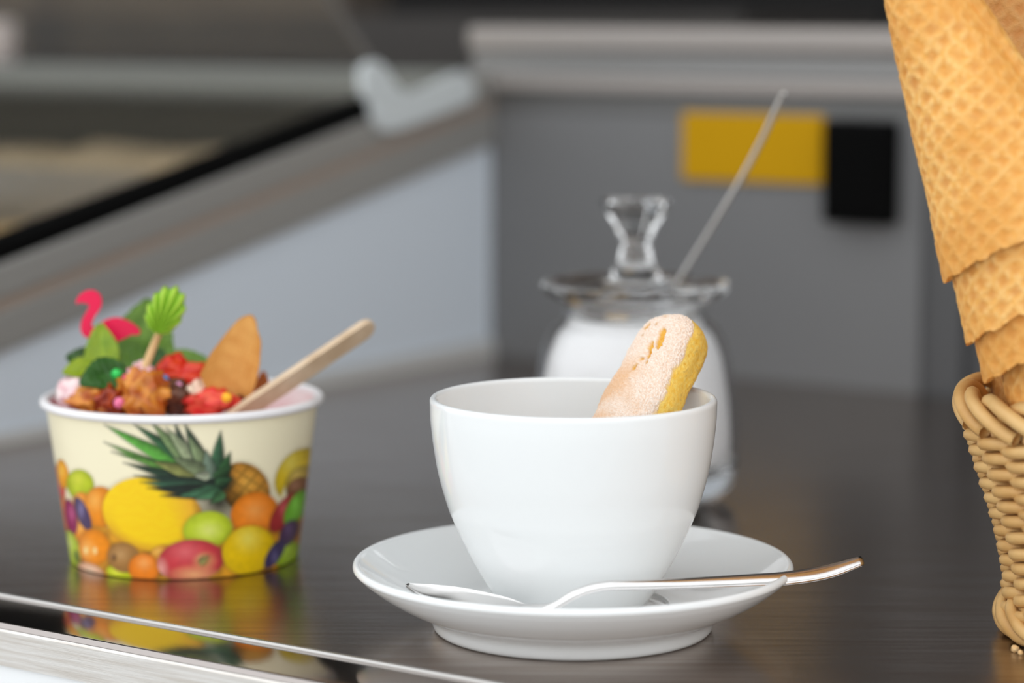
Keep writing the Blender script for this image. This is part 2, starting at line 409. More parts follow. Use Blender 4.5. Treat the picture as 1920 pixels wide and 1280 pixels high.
def spoon(name, label, path, widths, bowl_n, m, thick=0.0009, upv=(0, 0, 1), bowl_depth=0.004, bowl_cup=True):
    """one swept blade: path of centre points, half widths; the first bowl_n samples dip into a bowl"""
    P = smoothprof(path, 10); Wd = smoothprof([(w, 0) for w in widths], 10)[:, 0]
    mN, k = len(P), 13
    T = np.gradient(P, axis=0); T /= np.linalg.norm(T, axis=1)[:, None]
    nb = bowl_n * 10
    kk = np.clip((np.arange(mN) - nb) / 12.0, 0, 1)[:, None]
    up = np.array((0, 0, 1.0)) * (1 - kk) + np.array(upv, float) * kk
    S = np.cross(T, up); S /= np.linalg.norm(S, axis=1)[:, None]
    N = np.cross(S, T)
    top, bot = [], []
    for i in range(mN):
        dep = 0.0
        if i < nb:
            q = i / nb; dep = bowl_depth * (math.sin(math.pi * min(1, q ** 0.9)) ** 0.8)
        th = thick * (1.0 if i < nb else min(1.6, 1.0 + (i - nb) / 60))
        for j in range(k):
            a = -1 + 2 * j / (k - 1)
            c = P[i] + S[i] * a * max(Wd[i], 1e-4) - N[i] * dep * (1 - a * a)
            crown = (1 - a * a) ** 0.5
            top.append(c + N[i] * th * (0.15 + (0.85 * crown if i >= nb else 0.3)))
            bot.append(c - N[i] * th * (0.15 + 0.85 * crown))
    v = np.array(top + bot)
    f = gridfaces(mN, k).tolist() + [q[::-1] for q in gridfaces(mN, k, off=mN * k).tolist()]
    o = mN * k
    for i in range(mN - 1):
        f.append([i * k, o + i * k, o + (i + 1) * k, (i + 1) * k][::-1])
        f.append([i * k + k - 1, o + i * k + k - 1, o + (i + 1) * k + k - 1, (i + 1) * k + k - 1])
    f.append([j for j in range(k)] + [o + j for j in range(k)][::-1])
    e = (mN - 1) * k
    f.append(([e + j for j in range(k)] + [o + e + j for j in range(k)][::-1])[::-1])
    return obj(name, v, f, m, label=label, cat='spoon')
sp_path = [at(763, 1096, .834), at(800, 1105, .8305), at(850, 1115, .826), at(920, 1130, .820), at(975, 1140, .815), at(1030, 1140, .811), at(1080, 1113, .811), at(1130, 1099, .812),
           at(1210, 1096, .816), at(1300, 1093, .822), at(1400, 1088, .829), at(1480, 1083, .8345), at(1550, 1071, .840), at(1615, 1051, .845)]
sp_w = [0.0010, 0.0062, 0.0090, 0.0088, 0.0048, 0.0017, 0.0016, 0.0016, 0.0017, 0.0019, 0.0022, 0.0024, 0.0025, 0.0018]
spoon('teaspoon', 'polished steel teaspoon lying across the front of the saucer', sp_path, sp_w, 4, M_STEEL, bowl_depth=0.003, upv=(0, -0.75, 0.66))

# ladyfinger biscuit leaning in the cup
def ladyfinger():
    Ttop = at(1283, 603, .886); Mid = at(1210, 745, .870)
    ax = (Ttop - Mid); ax /= np.linalg.norm(ax)
    Ln, hw, ht = 0.080, 0.0136, 0.0092
    side = np.array([1.0, 0, 0]); side -= ax * (side @ ax); side /= np.linalg.norm(side)
    back = np.cross(ax, side)                       # points away from the camera
    psi = math.radians(-41)
    X = side * math.cos(psi) + back * math.sin(psi)
    Yv = -side * math.sin(psi) + back * math.cos(psi)   # local +y; the sugared face looks along -Yv
    nl, na = 400, 280
    zz = np.linspace(0, 1, nl)
    verts = np.zeros((nl, na, 3)); loc = np.zeros((nl, na, 3))
    ph = np.linspace(0, 2 * math.pi, na, endpoint=False)
    c, s = np.cos(ph), np.sin(ph)
    for i, q in enumerate(zz):
        z = Ln * 0.5 * (1 - math.cos(math.pi * q))          # denser at the ends
        d = min(z, Ln - z)
        e = 1.0 if d > 0.0145 else max(0, 1 - (1 - d / 0.0145) ** 2.2) ** 0.5
        e2 = 1.0 if d > 0.006 else math.sqrt(max(0, 1 - (1 - d / 0.006) ** 2)) * 0.35 + 0.65 * (d / 0.006) ** 0.4
        n_ = 3.0
        x = hw * max(e, 1e-3) * np.sign(c) * np.abs(c) ** (2 / n_)
        y = ht * max(min(e2, e ** 0.6), 1e-3) * np.sign(s) * np.abs(s) ** (2 / 2.6)
        # waist between the domed crust and the flat base: slightly recessed side
        y0 = y / ht
        x = x * (1 - 0.05 * np.exp(-((y0 - 0.35) / 0.25) ** 2) + 0.03 * np.exp(-((y0 - 0.9) / 0.15) ** 2))
        w_ = 1 + 0.05 * math.sin(z * 180) + 0.03 * math.sin(z * 420 + 1)
        loc[i, :, 0] = x * w_; loc[i, :, 1] = y; loc[i, :, 2] = z
    fl = loc.reshape(-1, 3)
    n1 = nzarr(fl, 260); n2 = nzarr(fl, 900); n3 = nzarr(fl, 2200); n4 = nzarr(fl, 120)
    nrm = np.stack([np.abs(fl[:, 0] / hw) ** 2 * np.sign(fl[:, 0]) / hw, np.abs(fl[:, 1] / ht) ** 1.6 * np.sign(fl[:, 1]) / ht, np.zeros(len(fl))], 1)
    topq = np.clip((fl[:, 2] - (Ln - 0.0115)) / 0.0115, 0, 1)
    nrm[:, 2] = topq ** 2 * 120
    nrm /= np.linalg.norm(nrm, axis=1)[:, None] + 1e-9
    yn = fl[:, 1] / ht
    # sugar crust on the domed face, torn edge towards the side; thin crust again along the back edge
    edge = yn + 0.42 + 0.10 * n1 + 0.06 * n2
    crust = np.clip(-edge * 9, 0, 1)
    # left side of the face stays sugared further round
    crust = np.maximum(crust, np.clip((-fl[:, 0] / hw - 0.75 + 0.1 * n1) * 8, 0, 1) * (yn < 0.7))
    rear = np.clip((yn - 0.70 + 0.10 * n2) * 8, 0, 1)
    crack = np.zeros(len(fl))
    def patch(x0, z0, lx, lz, rot, k=1.0):
        dx, dz = fl[:, 0] - x0, fl[:, 2] - (Ln - z0)
        cr, sr = math.cos(rot), math.sin(rot)
        a, b = dx * cr - dz * sr, dx * sr + dz * cr
        return np.clip((1 - (a / lx) ** 2 - (b / lz) ** 2 + 0.9 * n1 + 0.7 * n2 + 0.35) * 3, 0, 1) * (yn < 0) * k
    for p in [(0.0040, 0.0140, 0.0014, 0.0042, -0.25), (0.0022, 0.0195, 0.0009, 0.0042, -0.25), (-0.0060, 0.0085, 0.0011, 0.0016, 0.3), (-0.0018, 0.0030, 0.0011, 0.0005, 0.2),
              (0.0005, 0.0225, 0.0007, 0.0008, 0), (-0.0010, 0.0260, 0.0006, 0.0014, 0.1), (-0.0022, 0.0075, 0.0004, 0.0009, 0), (-0.0055, 0.0125, 0.0006, 0.0005, 0)]:
        crack = np.maximum(crack, patch(*p))
    crust = crust * (1 - crack)
    disp = 0.00032 * n3 * crust + 0.00012 * n2 + 0.00025 * n1 - 0.0006 * crack + 0.00035 * crust + 0.0003 * rear + 0.00008 * n3
    fl2 = fl + nrm * disp[:, None]
    sug = mixc(lin((238, 206, 180)), lin((253, 236, 222)), 0.5 + 1.3 * n3)
    toast = np.clip((fl[:, 2] < Ln - 0.021) * 1.0 * np.clip((Ln - 0.019 - fl[:, 2]) / 0.010, 0, 1) * np.clip(0.45 - fl[:, 0] / hw * 0.8 + n4 * 0.9, 0, 1), 0, 1)
    sug = mixc(sug, lin((228, 168, 104)), 0.6 * toast)
    yel = mixc(lin((254, 200, 74)), lin((255, 220, 118)), 0.5 + 0.9 * n2)
    yel = mixc(yel, lin((196, 128, 20)), np.clip((n2 * n1 * 3 - 0.30) * 3, 0, 0.4))
    yel = mixc(yel, lin((214, 140, 24)), crack * 0.6)
    colr = mixc(yel, sug, crust)
    colr = mixc(colr, mixc(lin((206, 140, 70)), lin((238, 200, 150)), 0.5 + n3), rear)
    base = Ttop - ax * Ln
    wv = base + fl2[:, :1] * X + fl2[:, 1:2] * Yv + fl2[:, 2:3] * ax
    f = [q[::-1] for q in gridfaces(nl, na, closev=True).tolist()]
    return obj('ladyfinger_biscuit', wv, f, M_BISCUIT, col=colr, label='sugared yellow sponge finger leaning inside the white cup', cat='biscuit')
ladyfinger()

# ================================================================== SUGAR JAR
JX, JY = float(at(1190, 800, 1.085)[0]), 1.085
jar = thing('sugar_jar', 'clear glass sugar jar with faceted knob lid behind the cup', 'jar', (JX, JY, 0))
jout = [(0.0434, 0.0196), (0.0437, 0.0316), (0.0424, 0.0452), (0.0403, 0.0587), (0.0383, 0.0670), (0.0350, 0.0735),
        (0.0312, 0.0765), (0.0300, 0.0785), (0.0300, 0.0815), (0.0308, 0.0832)]
jin = [(0.0288, 0.0836), (0.0280, 0.0815), (0.0280, 0.0785), (0.0292, 0.0756), (0.0330, 0.0720), (0.0360, 0.0660), (0.0381, 0.0587), (0.0402, 0.0452), (0.0414, 0.0316), (0.0412, 0.0197)]
v, f = lathe(np.concatenate([smoothprof(jout, 5), smoothprof(jin, 5)]), (JX, JY, 0), 96)
obj('jar_body', v, f, M_JAR, jar)
jb = [(0.0, 0.0018), (0.020, 0.0012), (0.029, 0.0), (0.0335, 0.0012), (0.0395, 0.0055), (0.0422, 0.0100), (0.0434, 0.0175), (0.0430, 0.0195), (0.0412, 0.0190), (0.0385, 0.0160), (0.033, 0.0140), (0.018, 0.0135), (0.0, 0.0135)]
v, f = lathe(smoothprof(jb, 5), (JX, JY, 0), 96)
obj('jar_base', v, f, M_GLASS, jar, label='thick clear glass base')
sug = [(0.0, 0.0138), (0.018, 0.0138), (0.0325, 0.0144), (0.0375, 0.0165), (0.0396, 0.0200), (0.0400, 0.0316), (0.0388, 0.0452), (0.0367, 0.0587), (0.0346, 0.0655), (0.0318, 0.0715), (0.0284, 0.0748), (0.0272, 0.0772), (0.018, 0.0774), (0.0, 0.0772)]
v, f = lathe(smoothprof(sug, 4), (JX, JY, 0), 72)
obj('sugar', v, f, M_SUGAR, label='fine white sugar filling the sugar jar on the counter', cat='sugar', kind='stuff')
NOTCH = math.atan2(0.0125, 0.0185)
def notch(R, Z, TH):
    d = (TH - NOTCH + math.pi) % (2 * math.pi) - math.pi
    k = np.clip((R - 0.0175) / 0.0215, 0, 1) * np.exp(-(d / 0.19) ** 4)
    R2 = R * (1 - k) + k * 0.0178
    R2 = R2 * (1 + 0.012 * np.cos(TH * 12) * np.clip((R - 0.03) / 0.009, 0, 1))
    return R2, Z
lid = [(0.0, 0.0780), (0.020, 0.0780), (0.0262, 0.0782), (0.0268, 0.0835), (0.0315, 0.0850), (0.0365, 0.0875), (0.0388, 0.0905), (0.0386, 0.0930), (0.0360, 0.0932), (0.0320, 0.0912), (0.0250, 0.0902), (0.0160, 0.0925), (0.0125, 0.0950)]
v, f = lathe(np.concatenate([smoothprof(lid[:5], 4), smoothprof(lid[5:], 5), np.array([(0.0, 0.0950)])]), (JX, JY, 0), 120, rfun=notch)
ld = obj('jar_lid', v, f, M_GLASS, jar, label='clear glass lid with a spoon notch')
def facet(R, Z, TH):
    k = 10
    a = (TH % (2 * math.pi / k)) - math.pi / k
    fac = np.cos(math.pi / k) / np.cos(a)
    m_ = np.clip((Z - 0.1035) / 0.003, 0, 1)
    return R * (1 + (fac - 1) * m_ * 1.0), Z
kn = [(0.0, 0.09505), (0.0125, 0.09505), (0.0090, 0.0985), (0.0072, 0.1030), (0.0062, 0.1075), (0.0068, 0.1105), (0.0080, 0.1145), (0.0105, 0.1185), (0.0140, 0.1245), (0.0146, 0.1262), (0.0130, 0.1280), (0.0, 0.1286)]
v, f = lathe(np.array(kn), (JX, JY, 0), 60, rfun=facet)
obj('knob', v, f, M_GLASS, ld, smooth=True, sharp=18, label='faceted glass knob')

ss_path = [at(1170, 690, 1.104), at(1215, 620, 1.101), at(1277, 517, 1.0965), at(1335, 424, 1.088), at(1390, 333, 1.078), at(1430, 258, 1.069), at(1455, 205, 1.062), at(1468, 176, 1.058)]
P = smoothprof(ss_path, 10)
v, f = tube(P, smoothprof([(w, 0) for w in [0.0016, 0.0016, 0.0016, 0.0018, 0.0020, 0.0021, 0.0022, 0.0016]], 10)[:, 0], 14, flat=0.5)
obj('sugar_spoon', v, f, M_STEEL2, label='long steel spoon handle sticking out of the sugar jar', cat='spoon')

# ================================================================== PRINTED PAPER CUP WITH SUNDAE
PX, PY, PZ = -0.1240, 0.973, 0.0
R0, R1, HC = 0.0428, 0.0507, 0.0590
pc = thing('paper_cup', 'cream paper ice cream cup printed all round with bright fruit', 'cup', (PX, PY, 0))
def paint(X, Y):
    """printed artwork, in the flat layout of the print (1829 x 1280 units)"""
    n = len(X)
    c = np.tile(lin((250, 241, 208)), (n, 1))
    P3 = np.stack([X, Y, np.zeros(n)], 1)
    nA = nzarr(P3, 0.012); nB = nzarr(P3 + 50, 0.03)
    def over(col, a):
        nonlocal c
        c = c * (1 - a[:, None]) + col * a[:, None]
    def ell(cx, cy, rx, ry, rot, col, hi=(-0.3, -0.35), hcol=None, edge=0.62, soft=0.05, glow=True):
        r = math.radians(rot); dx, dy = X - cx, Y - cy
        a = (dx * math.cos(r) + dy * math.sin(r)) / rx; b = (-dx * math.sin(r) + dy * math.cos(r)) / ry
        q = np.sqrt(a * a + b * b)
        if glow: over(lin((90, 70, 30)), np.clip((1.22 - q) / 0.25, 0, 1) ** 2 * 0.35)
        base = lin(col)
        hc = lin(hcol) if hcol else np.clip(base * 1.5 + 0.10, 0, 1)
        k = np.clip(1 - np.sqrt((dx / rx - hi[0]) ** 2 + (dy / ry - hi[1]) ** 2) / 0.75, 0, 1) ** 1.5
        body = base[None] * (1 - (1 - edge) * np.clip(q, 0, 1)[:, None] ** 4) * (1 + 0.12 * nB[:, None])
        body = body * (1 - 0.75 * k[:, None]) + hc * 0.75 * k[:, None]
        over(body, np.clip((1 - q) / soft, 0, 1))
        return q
    def leaf(bx, by, tx, ty, w, col, bend=0.0):
        dx, dy = tx - bx, ty - by; ln = math.hypot(dx, dy); dx, dy = dx / ln, dy / ln
        t = ((X - bx) * dx + (Y - by) * dy) / ln
        d = (-(X - bx) * dy + (Y - by) * dx) - bend * np.sin(np.clip(t, 0, 1) * math.pi)
        hw = 0.66 * w * np.clip(1 - np.clip(t, 0, 1) ** 1.8, 0, 1) * (0.6 + 0.4 * np.clip(t * 4, 0, 1))
        inside = np.clip((hw - np.abs(d)) / 6, 0, 1) * (t > 0) * (t < 1)
        q = np.clip(d / np.maximum(hw, 1), -1, 1)
        cc = lin(col)[None] * (0.75 - 0.45 * q)[:, None] * (1 + 0.3 * nB[:, None])
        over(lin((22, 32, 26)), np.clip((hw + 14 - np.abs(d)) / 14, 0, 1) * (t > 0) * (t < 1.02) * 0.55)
        over(np.clip(cc, 0, 1), inside)
    hor = np.interp(X, [0, 90, 250, 400, 560, 1150, 1400, 1560, 1829], [520, 560, 600, 680, 760, 800, 700, 640, 520])
    over(mixc(lin((240, 170, 40)), lin((150, 96, 30)), 0.5 + nA), np.clip((Y - hor - 60) / 90, 0, 1))
    # back row
    ell(90, 590, 75, 150, 0, (222, 84, 72), (-.2, 0), (240, 140, 130))
    ell(142, 500, 62, 105, -8, (250, 168, 28), (-.1, -.2))
    ell(290, 570, 115, 110, 0, (188, 202, 26), (-.1, -.35), (226, 226, 70))
    ell(105, 800, 62, 150, 0, (246, 128, 34))
    ell(300, 705, 80, 85, 0, (246, 150, 30))
    ell(440, 725, 125, 150, 10, (244, 146, 22), (-.3, -.3))
    ell(1715, 500, 120, 190, 25, (232, 200, 40), (-.3, -.4), (240, 225, 110))
    ell(1745, 610, 105, 180, 28, (250, 243, 205), glow=False, edge=.9)
    ell(1740, 560, 90, 120, 25, (198, 170, 70)); ell(1725, 610, 70, 90, 25, (140, 92, 58))
    # melon
    r = math.radians(14); dx, dy = X - 800, Y - 775
    a = (dx * math.cos(r) + dy * math.sin(r)) / 348; b = (-dx * math.sin(r) + dy * math.cos(r)) / 262
    q = np.sqrt(a * a + b * b)
    over(lin((120, 80, 20)), np.clip((1.13 - q) / 0.16, 0, 1) ** 2 * 0.45)
    st = 0.5 + 0.5 * np.sin(Y * 0.09 + nA * 5)
    body = mixc(lin((254, 214, 22)), lin((250, 196, 14)), st * 0.3)
    body = mixc(body, lin((240, 168, 58)), np.clip((dx - 120 - 0.4 * dy) / 260, 0, 1))
    body = mixc(body, lin((214, 150, 40)), np.clip((q - 0.72) / 0.3, 0, 1) * np.clip((dy + 60) / 240, 0, 1))
    over(body, np.clip((1 - q) / 0.03, 0, 1))
    # pineapple body
    q = ell(1400, 590, 150, 190, -25, (206, 142, 52), (.1, -.2), (236, 180, 80))
    du, dv = (X - 1400) * 0.8 + (Y - 590) * 0.6, -(X - 1400) * 0.6 + (Y - 590) * 0.8
    lines = np.maximum(np.cos(du * 2 * math.pi / 72), np.cos(dv * 2 * math.pi / 66))
    over(lin((92, 72, 24)), np.clip((lines - 0.6) * 2, 0, 0.5) * np.clip((1 - q) / 0.05, 0, 1))
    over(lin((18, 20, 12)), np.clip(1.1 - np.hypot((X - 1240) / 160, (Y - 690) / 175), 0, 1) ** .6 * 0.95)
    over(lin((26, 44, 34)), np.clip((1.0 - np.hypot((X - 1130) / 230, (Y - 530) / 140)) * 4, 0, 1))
    G = [(1150, 560, 490, 270, 70, (112, 166, 76)), (1100, 480, 495, 150, 95, (96, 172, 66)), (1150, 500, 540, 335, 55, (96, 150, 62)), (1100, 430, 690, 140, 80, (52, 96, 62)), (1150, 560, 620, 410, 70, (38, 66, 48)),
         (1080, 430, 810, 130, 90, (122, 146, 96)), (1050, 400, 960, 130, 60, (60, 80, 64)), (1120, 440, 905, 165, 85, (158, 170, 132)), (1150, 440, 1025, 140, 80, (64, 88, 66)), (1170, 470, 1045, 215, 80, (132, 150, 108)),
         (1220, 500, 1252, 190, 80, (62, 104, 74)), (1250, 520, 1312, 335, 70, (54, 96, 56)), (1190, 520, 1160, 320, 80, (120, 142, 122)), (1140, 510, 815, 400, 95, (136, 140, 78)), (1150, 470, 940, 370, 80, (120, 134, 98)),
         (1200, 560, 690, 500, 60, (38, 66, 54)), (1200, 590, 735, 545, 70, (64, 112, 84)), (1230, 610, 780, 585, 75, (28, 46, 40)), (1250, 630, 860, 640, 60, (34, 56, 44)), (1230, 590, 975, 645, 65, (70, 122, 88)),
         (1250, 610, 1075, 665, 60, (78, 132, 92)), (1270, 620, 1180, 700, 60, (66, 108, 68)), (1180, 500, 1080, 500, 60, (168, 176, 150)), (1210, 520, 1330, 430, 60, (50, 86, 52)), (1220, 560, 1330, 520, 55, (54, 92, 60))]
    for g_ in G: leaf(*g_)
    # front row
    ell(1460, 775, 148, 162, 30, (250, 140, 34), (0, -.15), (254, 176, 96))
    ell(1640, 770, 62, 155, 28, (176, 54, 56), (-.1, -.2))
    ell(1705, 740, 52, 135, 22, (116, 196, 40), (0, -.2))
    ell(300, 905, 78, 85, 0, (248, 150, 26))
    ell(305, 775, 52, 130, -24, (74, 56, 96), (-.2, -.25), (150, 140, 190))
    ell(198, 800, 60, 130, -10, (150, 36, 92), (.2, -.2), (214, 110, 160))
    ell(185, 1030, 82, 140, -14, (190, 212, 64), (-.2, -.3), (228, 236, 150))
    ell(235, 1080, 22, 50, -10, (90, 110, 40), glow=False)
    ell(385, 1010, 128, 135, 0, (250, 148, 14), (-.4, .1), (255, 200, 110))
    for ox in (320, 395): ell(ox, 1035, 17, 34, 0, (255, 226, 150), glow=False, soft=.5, edge=1)
    ell(590, 1200, 120, 62, 18, (206, 220, 24)); ell(345, 1185, 115, 62, 14, (242, 186, 150), (0, -.2), (252, 226, 196))
    ell(1165, 880, 162, 132, -12, (200, 220, 48), (.05, .05), (236, 240, 140))
    ell(870, 1060, 90, 70, -20, (236, 160, 50))
    ell(605, 1080, 122, 108, 20, (172, 124, 66), (-.2, -.2), (206, 164, 110), edge=.7)
    ell(535, 1080, 24, 34, 0, (110, 74, 34), glow=False, soft=.5)
    ell(745, 1155, 112, 108, 0, (250, 138, 30), (0, -.35), (255, 184, 110))
    q = ell(1055, 1100, 222, 152, -8, (212, 62, 72), (-.15, -.4), (236, 120, 124))
    over(lin((244, 176, 122)), np.clip(1 - np.hypot((X - 1080) / 190, (Y - 1200) / 80), 0, 1) * (q < 1))
    over(lin((240, 170, 160)), np.clip(1 - np.hypot((X - 860) / 60, (Y - 1160) / 100), 0, 1) * (q < 1))
    ell(1145, 1105, 92, 78, -15, (224, 150, 104), glow=False, soft=.8, edge=1); ell(1138, 1098, 50, 56, 20, (150, 140, 66), glow=False, soft=.9, edge=1); ell(1128, 1096, 22, 34, 30, (76, 74, 28), glow=False, soft=.8)
    leaf(1120, 1130, 1175, 1060, 22, (190, 186, 110))
    ell(1420, 1030, 160, 182, 28, (246, 206, 8), (.0, -.45), (246, 236, 110), edge=.75)
    ell(1650, 1060, 95, 105, -30, (160, 196, 24))
    ell(1662, 915, 46, 100, 20, (78, 50, 92), (0, -.3), (120, 92, 140)); ell(1582, 1060, 42, 115, 28, (70, 60, 104), (0, .2), (130, 124, 170))
    return np.clip(c, 0, 1)
nth, nh = 760, 170
th = np.linspace(0, 2 * math.pi, nth, endpoint=False); hh = np.linspace(0, 1, nh)
TH, HH = np.meshgrid(th, hh, indexing='ij')
RR = R0 + (R1 - R0) * HH
vx = np.stack([PX + RR * np.sin(TH), PY - RR * np.cos(TH), 0.0004 + HC * HH], -1).reshape(-1, 3)
t1 = TH.ravel().copy()
back = np.cos(t1) < 0
t1 = np.where(back, t1 - math.pi, t1); sn, cs = np.sin(t1), np.cos(t1)
hf = HH.ravel()
PXp = 342 - 7 * hf + sn * (214 + 38 * hf)
PYp = (1042 - 292 * hf) + cs * (45 - 11 * hf)
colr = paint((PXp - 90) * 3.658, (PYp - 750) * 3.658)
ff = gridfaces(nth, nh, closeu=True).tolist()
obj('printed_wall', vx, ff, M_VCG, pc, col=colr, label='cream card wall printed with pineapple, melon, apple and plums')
rb = [(0.0513 + 0.0017 * math.cos(a), HC + 0.0012 + 0.0016 * math.sin(a)) for a in np.linspace(0, 2 * math.pi, 14, endpoint=False)]
v, f = lathe(rb, (PX, PY, 0), 120, closed=True)
obj('rolled_rim', v, f, M_PAPER, pc, label='white rolled rim')
ip = [(0.0498, HC + 0.001), (R0 - 0.0008 + (R1 - R0) * .6, HC * .6), (R0 - 0.0008, 0.003), (0.0, 0.003)]
v, f = lathe(ip, (PX, PY, 0), 96)
ic = np.tile(lin((236, 222, 222)), (len(v), 1)); ic = mixc(ic, lin((222, 150, 156)), np.clip(nzarr(v, 60) * 1.2 + 0.15, 0, .8) * (v[:, 2] > 0.03))
obj('inner_lining', v, [q[::-1] for q in f], M_VCM, pc, col=ic)

# --- the sundae
def icecream():
    nr, na = 40, 110
    P, C_ = [], []
    for i in range(nr):
        for j in range(na):
            r = i / (nr - 1); a = 2 * math.pi * j / na
            x, y = r * 0.0478 * math.cos(a), r * 0.0478 * math.sin(a)
            h = 0.0545 + 0.004 * math.exp(-((x + 0.012) ** 2 + (y + 0.004) ** 2) / 0.0007) + 0.0045 * math.exp(-((x + 0.034) ** 2 + (y + 0.002) ** 2) / 0.00012)
            h += 0.0022 * nz(x, y, 0, 90) + 0.0010 * nz(x, y, 3, 260)
            h -= 0.006 * max(0, (x - 0.012) / 0.03)
            if r > 0.93: h -= (r - 0.93) * 0.06
            P.append((PX + x, PY + y, h)); k = 0.5 + 1.2 * nz(x, y, 7, 70)
            C_.append(mixc(lin((246, 224, 220)), lin((228, 128, 138)), min(1, max(0, k * .7))))
    obj('ice_cream', P, gridfaces(nr, na, closev=True).tolist(), M_VCW, col=np.array(C_), label='pale pink ice cream filling the fruit printed paper cup', cat='ice cream')
icecream()
def blob(name, c, r, cols, label, cat, m=M_VCW, seed=0, amp=0.35, fr=1.6, sub=4, group=None, squash=(1, 1, 1)):
    bm = bmesh.new(); bmesh.ops.create_icosphere(bm, subdivisions=sub, radius=1.0)
    ca, cb = lin(cols[0]), lin(cols[1]); V, C_ = [], []
    for v_ in bm.verts:
        p = v_.co
        d = 1 + amp * mnoise.noise(p * fr + Vector((seed * 3.1, seed, 0))) + amp * 0.45 * mnoise.noise(p * fr * 2.6 + Vector((seed, 9, 2)))
        V.append([c[k] + p[k] * d * r * squash[k] for k in range(3)])
        C_.append(mixc(ca, cb, 0.5 + 1.1 * mnoise.noise(p * 2.4 + Vector((seed, 4, 4)))))
    F = [[q.index for q in f_.verts] for f_ in bm.faces]; bm.free()
    return obj(name, V, F, m, col=np.array(C_), label=label, cat=cat, group=group)
def c2(x, y, Y): return at(100 + x / 4.74, 520 + y / 4.74, Y)   # close-up layout of the garnish
CAR = ((204, 112, 34), (160, 66, 14)); CAR2 = ((226, 150, 60), (176, 80, 20))
blob('caramel_crumble', c2(790, 1050, .943), 0.0090, CAR2, 'largest orange-brown caramel crumble on the pink ice cream', 'crumble', seed=1, amp=.5, fr=2.2)
blob('caramel_crumble', c2(880, 1010, .949), 0.0060, CAR, 'caramel crumble tucked behind the largest one, towards the strawberries', 'crumble', seed=2, amp=.5, fr=2.4)
blob('caramel_crumble', c2(380, 1120, .946), 0.0072, CAR2, 'low orange-brown caramel crumble below the dark mint leaf', 'crumble', seed=3, amp=.5, fr=2.2, squash=(1.3, 1, .8))
blob('caramel_crumble', c2(500, 1100, .942), 0.0052, ((130, 40, 24), (178, 70, 20)), 'dark reddish caramel crumble between two lighter ones', 'crumble', seed=4, amp=.5, fr=2.2)
blob('cream_lump', c2(760, 915, .955), 0.0062, ((250, 226, 224), (232, 130, 150)), 'pinkish white cream lump at the foot of the green pick', 'cream', seed=5, amp=.4, fr=2)
blob('cream_lump', c2(230, 1060, .958), 0.0078, ((246, 226, 224), (226, 168, 176)), 'pale pink cream lump against the left inner wall', 'cream', seed=6, amp=.3, fr=1.6)
blob('cream_lump', c2(560, 985, .958), 0.0062, ((248, 230, 228), (236, 196, 200)), 'white cream lump under the tip of the dark mint leaf', 'cream', seed=16, amp=.35, fr=1.8)
blob('cream_lump', c2(1290, 1010, .952), 0.0040, ((250, 232, 205), (240, 190, 170)), 'small whitish cream dab between the strawberry pieces', 'cream', seed=26, amp=.4, fr=2)
ST = ((214, 28, 22), (234, 74, 34)); ST2 = ((226, 40, 40), (240, 96, 70))
blob('strawberry_piece', c2(1075, 870, .966), 0.0072, ST, 'glossy red strawberry piece at the back beside the mint', 'strawberry', seed=7, amp=.3, fr=1.5, squash=(.9, 1, 1.1))
blob('strawberry_piece', c2(1230, 925, .962), 0.0078, ((226, 64, 22), (210, 34, 22)), 'orange-red strawberry piece leaning towards the wafer', 'strawberry', seed=8, amp=.3, fr=1.5, squash=(1.35, 1, .8))
blob('strawberry_piece', c2(1370, 1100, .950), 0.0066, ST2, 'bright red strawberry slice at the front rim', 'strawberry', seed=9, amp=.5, fr=2.0, squash=(1.5, .8, .7))
blob('strawberry_piece', c2(1190, 845, .972), 0.0036, ((240, 110, 100), (226, 50, 50)), 'small pinkish strawberry bit on top of the others', 'strawberry', seed=10, amp=.3, fr=1.5)
blob('chocolate_piece', c2(1070, 1050, .952), 0.0062, ((64, 34, 22), (112, 66, 40)), 'dark brown chocolate piece between caramel and strawberry', 'chocolate', seed=11, amp=.4, fr=2)
blob('chocolate_piece', c2(1650, 1125, .955), 0.0032, ((70, 20, 14), (120, 20, 16)), 'dark red-brown sauce blob below the wafer', 'sauce', seed=12, amp=.3, fr=2)
def bead(x, y, Y, r, c, label, name='candy_sprinkle'):
    blob(name, c2(x, y, Y), r, (c, tuple(min(255, q + 20) for q in c)), label, 'sprinkle', seed=x, amp=.08, sub=2, group='candy sprinkles on the sundae')
bead(562, 858, .947, .0021, (40, 190, 80), 'green candy sprinkle on the dark mint leaf')
bead(985, 908, .948, .0019, (40, 130, 190), 'blue candy sprinkle beside the strawberries')
bead(665, 905, .945, .0024, (220, 40, 100), 'pink candy sprinkle left of the green pick stick')
bead(585, 1115, .937, .0022, (226, 110, 150), 'pale pink candy sprinkle low by the front rim')
bead(1540, 1068, .937, .0020, (248, 170, 20), 'yellow candy sprinkle below the wafer')
bead(1235, 825, .966, .0014, (250, 150, 30), 'orange candy sprinkle on the strawberry')
bead(1115, 955, .950, .0012, (230, 150, 190), 'lilac candy sprinkle between strawberry and chocolate')
bead(875, 935, .945, .0015, (246, 170, 60), 'amber candy sprinkle on the caramel crumble')

